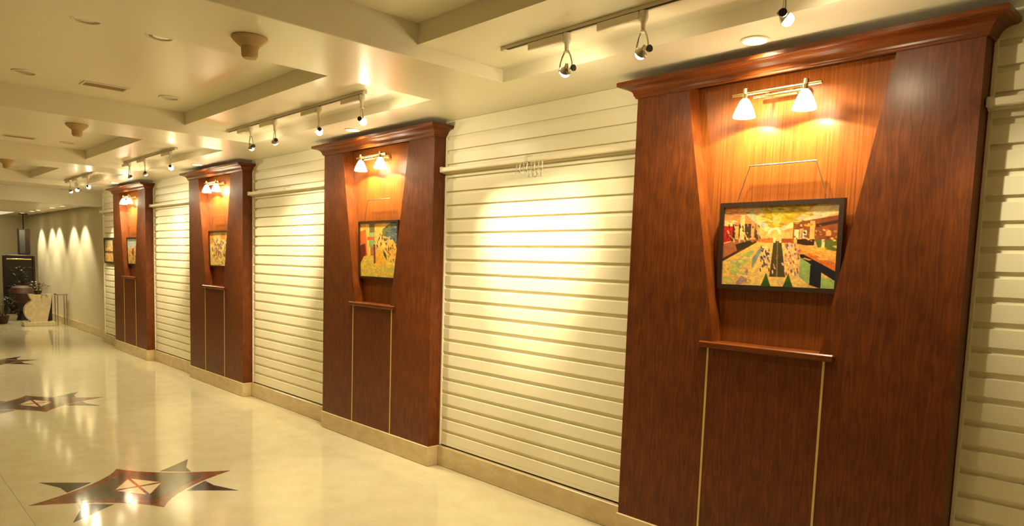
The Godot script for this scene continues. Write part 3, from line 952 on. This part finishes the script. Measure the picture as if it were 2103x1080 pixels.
func build_ceiling_fittings() -> void:
	for bay in 3:
		var b := -3.41 * bay
		for p in [[-4.39, 1.00], [-4.39, 1.366], [-6.0, 0.98], [-6.0, 1.925]]:
			if bay == 0 or p[0] < -5.0:
				var where: String = "in line with the air vent" if p[0] < -5.0 else "nearer the beam"
				var which: String = ["over the star before the street painting", "over the star before the crowd painting", "in the farthest coffer"][bay]
				downlight("ceiling_downlight", p[0] + b, HIGH, p[1], 0.062, false, "unlit chrome downlight " + where + " " + which, "unlit coffer downlights")
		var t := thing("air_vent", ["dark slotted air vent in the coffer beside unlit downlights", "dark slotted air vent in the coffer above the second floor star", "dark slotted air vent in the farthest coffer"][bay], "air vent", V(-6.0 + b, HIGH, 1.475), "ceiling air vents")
		var st := new_st()
		for e in [[-0.075, -0.150, -0.060, 0.150], [0.060, -0.150, 0.075, 0.150], [-0.060, -0.150, 0.060, -0.135], [-0.060, 0.135, 0.060, 0.150]]:
			cbox(st, Vector3(e[0], -0.008, e[1]), Vector3(e[2], 0.0, e[3]), 0.001)
		var vf := obj("vent_frame", st, M.white_plastic, t)
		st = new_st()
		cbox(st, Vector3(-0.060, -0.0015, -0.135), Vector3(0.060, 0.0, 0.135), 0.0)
		obj("vent_dark_sheet", st, M.black, t)  # flat black sheet painted in place of the shaded hollow behind the blades
		for k in 4:
			st = new_st()
			cbox(st, Vector3(-0.045 + 0.03 * k - 0.004, -0.008, -0.134), Vector3(-0.045 + 0.03 * k + 0.004, -0.002, 0.134), 0.001)
			obj("blade", st, M.beige_plastic, vf)
	for k in 3:
		var t := thing("smoke_detector", ["beige flared smoke detector under the beam beside the mall panel's coffer", "beige flared smoke detector under the beam beyond the street painting", "beige flared smoke detector under the farthest beam"][k], "detector", V(-3.43 - 3.41 * k, LOW, 1.47), "smoke detectors under the beams")
		var st := new_st()
		lathe(st, [Vector2(0.082, 0.0), Vector2(0.085, -0.006), Vector2(0.078, -0.016), Vector2(0.052, -0.040), Vector2(0.044, -0.046), Vector2(0.0, -0.046)], 28)
		obj("flared_base", st, M.beige_plastic, t)
		st = new_st()
		lathe(st, [Vector2(0.040, -0.046), Vector2(0.038, -0.085), Vector2(0.030, -0.098), Vector2(0.0, -0.100)], 24)
		obj("sensor_body", st, M.beige_plastic, t)

# ------------------------------------------------------------------ stone stars let into the floor
func star_poly(a: float, b: float, ca: float, cb: float, off := Vector2.ZERO) -> PackedVector2Array:
	# four-pointed star with hollow sides: points at (+-a, 0) and (0, +-b), sides pulled in through (ca, cb)
	var out := PackedVector2Array()
	var tips := [Vector2(a, 0), Vector2(0, b), Vector2(-a, 0), Vector2(0, -b)]
	var pulls := [Vector2(ca, cb), Vector2(-ca, cb), Vector2(-ca, -cb), Vector2(ca, -cb)]
	for k in 4:
		var p0: Vector2 = tips[k]
		var p2: Vector2 = tips[(k + 1) % 4]
		var p1: Vector2 = pulls[k] * 2.0 - (p0 + p2) * 0.5
		for j in 8:
			var t := j / 8.0
			out.append(p0 * (1 - t) * (1 - t) + p1 * 2 * t * (1 - t) + p2 * t * t + off)
	return out

func build_floor_stars() -> void:
	var lab := ["grey and brown stone star let into the floor before the street painting", "grey and brown stone star let into the floor before the crowd painting", "grey and brown stone star let into the floor before the pale sky painting"]
	var fr := Basis(Vector3(1, 0, 0), Vector3(0, 0, -1), Vector3(0, 1, 0))
	var first: Node3D = null
	for k in 3:
		var at := V(-5.01 - 3.415 * k, 0.0, 1.385)
		if k > 0:
			copy(first, at, lab[k])
			continue
		first = thing("floor_star", lab[0], "floor inlay", at, "stone floor stars")
		var st := new_st()
		prism(st, star_poly(0.515, 0.615, 0.232, 0.225), -0.01, 0.0006, fr)
		obj("star_border", st, M.stone_brown, first)
		st = new_st()
		prism(st, star_poly(0.345, 0.430, 0.185, 0.180), -0.01, 0.0010, fr)
		obj("star_field", st, M.stone_grey, first)
		st = new_st()
		prism(st, PackedVector2Array([Vector2(0.245, 0), Vector2(0, 0.16), Vector2(-0.245, 0), Vector2(0, -0.16)]), -0.01, 0.0013, fr)
		var dia := obj("center_diamond", st, M.stone_brown, first)
		for q in [[1, 1], [1, -1], [-1, 1], [-1, -1]]:
			st = new_st()
			var u: float = q[0]
			var v: float = q[1]
			prism(st, PackedVector2Array([Vector2(0.016 * u, 0.010 * v), Vector2(0.205 * u, 0.010 * v), Vector2(0.016 * u, 0.134 * v)]), -0.01, 0.0016, fr)
			obj("center_tile", st, M.stone_cream, dia)
			st = new_st()
			var pts := PackedVector2Array()
			for p in [[0.275, 0.215], [0.335, 0.30], [0.475, 0.480], [0.265, 0.395], [0.135, 0.385], [0.205, 0.295]]:
				pts.append(Vector2(p[0] * u, p[1] * v))
			prism(st, pts, -0.01, 0.0006, fr)
			obj("star_point", st, M.stone_dark, first)

# ------------------------------------------------------------------ far end of the corridor
func build_far_end() -> void:
	# wall washers along the plain wall
	for s in [-15.6, -16.5, -17.8, -18.5, -19.65]:
		downlight("wall_washer_downlight", s, 2.40, 3.08, 0.045, true, "small glowing downlight over the plain wall near the planter", "wall washer downlights", 1.5, 44.0, Vector3(0, -1, -0.12))
	var p := thing("ceiling_light_panel", "flat glowing light panel in the low ceiling at the corridor's far end", "light panel", V(-20.2, 2.40, 2.75))
	var st := new_st()
	cbox(st, Vector3(-0.95, -0.012, -0.16), Vector3(0.95, 0.0, 0.75), 0.003)
	obj("panel_frame", st, M.white_plastic, p)
	st = new_st()
	cbox(st, Vector3(-0.92, -0.016, -0.13), Vector3(0.92, -0.012, 0.72), 0.001)
	obj("light_diffuser", st, glow(WARM, 0.35), p)
	var al := AreaLight3D.new()
	al.name = "area_light"
	p.add_child(al)
	al.position = Vector3(0, -0.03, 0.3)
	al.basis = Basis(Vector3.RIGHT, Vector3(0, 0, -1), Vector3(0, 1, 0))
	al.area_size = Vector2(1.8, 0.8)
	al.light_energy = 0.12
	al.light_color = WARM
	al.area_range = 30.0
	al.shadow_enabled = true

	# dark screen with greenery
	var t := thing("carved_screen", "dark carved wooden screen standing behind the plants at the far end", "screen", V(-19.6, 0.0, 2.98))
	for x in [-0.285, 0.285]:
		st = new_st()
		cbox(st, Vector3(-0.025, 0.0, x - 0.025), Vector3(0.025, 1.42, x + 0.025), 0.005)
		obj("post", st, M.dark_wood, t)
	for y in [[0.08, 0.14], [0.70, 0.74], [1.36, 1.43]]:
		st = new_st()
		cbox(st, Vector3(-0.022, y[0], -0.26), Vector3(0.022, y[1], 0.26), 0.004)
		obj("crossbar", st, M.dark_wood, t)
	st = new_st()
	cbox(st, Vector3(0.022, 1.325, -0.24), Vector3(0.028, 1.352, 0.24), 0.001)
	obj("inlay_strip", st, M.gold, t)
	st = new_st()
	cbox(st, Vector3(-0.012, 0.14, -0.26), Vector3(0.006, 1.36, 0.26), 0.001)
	obj("panel", st, M.dark_wood, t)
	var rng := RandomNumberGenerator.new()
	rng.seed = 4
	# hanging box sign
	t = thing("hanging_sign_box", "dark box sign hanging from the ceiling above the carved screen", "sign", V(-20.0, 1.44, 3.15))
	st = new_st()
	cbox(st, Vector3(-0.10, 0.0, -0.11), Vector3(0.10, 0.60, 0.11), 0.006)
	obj("sign_body", st, M.dark_wood, t)
	st = new_st()
	cbox(st, Vector3(0.10, 0.03, -0.01), Vector3(0.106, 0.57, 0.10), 0.001)
	obj("sign_face", st, mat(Color(0.24, 0.24, 0.22), 0.4), t)
	st = new_st()
	tube(st, [Vector3(0, 0.6, 0), Vector3(0, 0.94, 0)], 0.012)
	obj("drop_rod", st, M.dark_metal, t)
	st = new_st()
	cbox(st, Vector3(-0.08, 0.935, -0.08), Vector3(0.08, 0.959, 0.08), 0.004)
	obj("mounting_plate", st, M.dark_wood, t)
	# marble planter: plinth and a curved slab
	t = thing("marble_planter", "cream marble planter with a curved bulging side on a low plinth", "planter", V(-17.3, 0.0, 2.945))
	st = new_st()
	cbox(st, Vector3(-0.20, 0.0, -0.275), Vector3(0.12, 0.085, 0.275), 0.006)
	obj("plinth", st, M.marble, t)
	st = new_st()
	var out := PackedVector2Array()
	for q in [[0.145, 0.10], [0.165, 0.22], [0.20, 0.38], [0.225, 0.60], [0.23, 0.655], [0.17, 0.655], [-0.02, 0.645], [-0.17, 0.655], [-0.16, 0.60], [-0.12, 0.53], [-0.155, 0.49], [-0.215, 0.43], [-0.25, 0.36], [-0.255, 0.29], [-0.23, 0.20], [-0.19, 0.14], [-0.15, 0.10], [-0.15, 0.085], [0.145, 0.085]]:
		out.append(Vector2(q[0], q[1]))
	prism(st, out, -0.10, 0.06, Basis(Vector3(0, 0, -1), Vector3(0, 1, 0), Vector3(1, 0, 0)))
	obj("curved_slab", st, M.marble, t)
	st = new_st()
	cbox(st, Vector3(-0.18, 0.085, -0.26), Vector3(-0.10, 0.655, 0.10), 0.01)
	obj("rear_trough", st, M.dark_wood, t)
	leaf_plant("potted_flowers", "red and yellow-green potted flowers on the marble planter", V(-17.34, 0.657, 2.95), 0.16, 0.24, rng, [M.leaf_light, M.petal, M.leaf], 60)
	leaf_plant("leafy_plant", "dark green leafy plant in a clay pot in front of the carved screen", V(-18.0, 0.0, 2.42), 0.26, 0.62, rng, [M.leaf], 110)
	leaf_plant("climbing_plant", "green climbing plant against the carved screen", V(-19.35, 0.0, 2.98), 0.24, 1.22, rng, [M.leaf, M.leaf_light, M.leaf], 120)
	# clay bowl on a dark stand
	t = thing("clay_bowl", "brown clay bowl on a dark stand between the screen and the marble planter", "bowl", V(-18.8, 0.0, 2.90))
	st = new_st()
	lathe(st, [Vector2(0.12, 0.0), Vector2(0.10, 0.05), Vector2(0.06, 0.2), Vector2(0.09, 0.36), Vector2(0.0, 0.37)], 18)
	obj("stand", st, M.black, t)
	st = new_st()
	lathe(st, [Vector2(0.08, 0.36), Vector2(0.20, 0.44), Vector2(0.25, 0.60), Vector2(0.20, 0.72), Vector2(0.12, 0.76), Vector2(0.0, 0.74)], 22)
	obj("bowl_body", st, M.clay, t)
	# slim side table
	t = thing("side_table", "slim pale metal side table against the plain wall beside the marble planter", "table", V(-17.2, 0.0, 3.325))
	st = new_st()
	cbox(st, Vector3(-0.14, 0.64, -0.095), Vector3(0.14, 0.665, 0.095), 0.004)
	obj("table_top", st, M.steel, t)
	for x in [-0.12, 0.12]:
		for z in [-0.082, 0.082]:
			st = new_st()
			tube(st, [Vector3(x, 0.0, z), Vector3(x, 0.64, z)], 0.009)
			obj("leg", st, M.steel, t)

func leaf_plant(called: String, label: String, at: Vector3, r: float, h: float, rng: RandomNumberGenerator, mats: Array, count: int) -> void:
	var t := thing(called, label, "plant", at)
	var st := new_st()
	if called == "climbing_plant":
		lathe(st, [Vector2(0.0, 0.0), Vector2(0.09, 0.0), Vector2(0.12, 0.2), Vector2(0.0, 0.2)], 16)
	else:
		lathe(st, [Vector2(0.0, 0.0), Vector2(r * 0.35, 0.0), Vector2(r * 0.5, h * 0.28), Vector2(0.0, h * 0.27)], 16)
	obj("pot", st, M.clay, t)
	var sts := []
	for m in mats:
		sts.append(new_st())
	for k in count:
		var a := rng.randf() * TAU
		var rr := r * sqrt(rng.randf())
		var y := h * rng.randf_range(0.3, 0.95)
		var c := Vector3(rr * cos(a) * (0.35 if called == "climbing_plant" else 1.0), y, rr * sin(a))
		var d := Vector3(cos(a), rng.randf_range(-0.3, 0.7), sin(a)).normalized() * rng.randf_range(0.05, 0.09)
		var w := d.cross(Vector3.UP).normalized() * rng.randf_range(0.016, 0.028)
		var up := w.cross(d).normalized() * 0.008
		var s: SurfaceTool = sts[k % mats.size()]
		face(s, [c, c + d * 0.5 + w + up, c + d], Vector3.UP)
		face(s, [c, c + d * 0.5 - w + up, c + d], Vector3.UP)
	for k in mats.size():
		var o := obj("petals" if mats[k] == M.petal else "leaves", sts[k], mats[k], t)
		o.set_meta("kind", "stuff")
	for k in 5:
		st = new_st()
		var a := TAU * k / 5.0
		tube(st, [Vector3(0, h * 0.25, 0), Vector3(r * 0.3 * cos(a), h * 0.55, r * 0.3 * sin(a)), Vector3(r * 0.6 * cos(a) * (0.3 if called == "climbing_plant" else 1.0), h * 0.85, r * 0.6 * sin(a))], 0.005, 5)
		obj("stem", st, M.leaf, t)
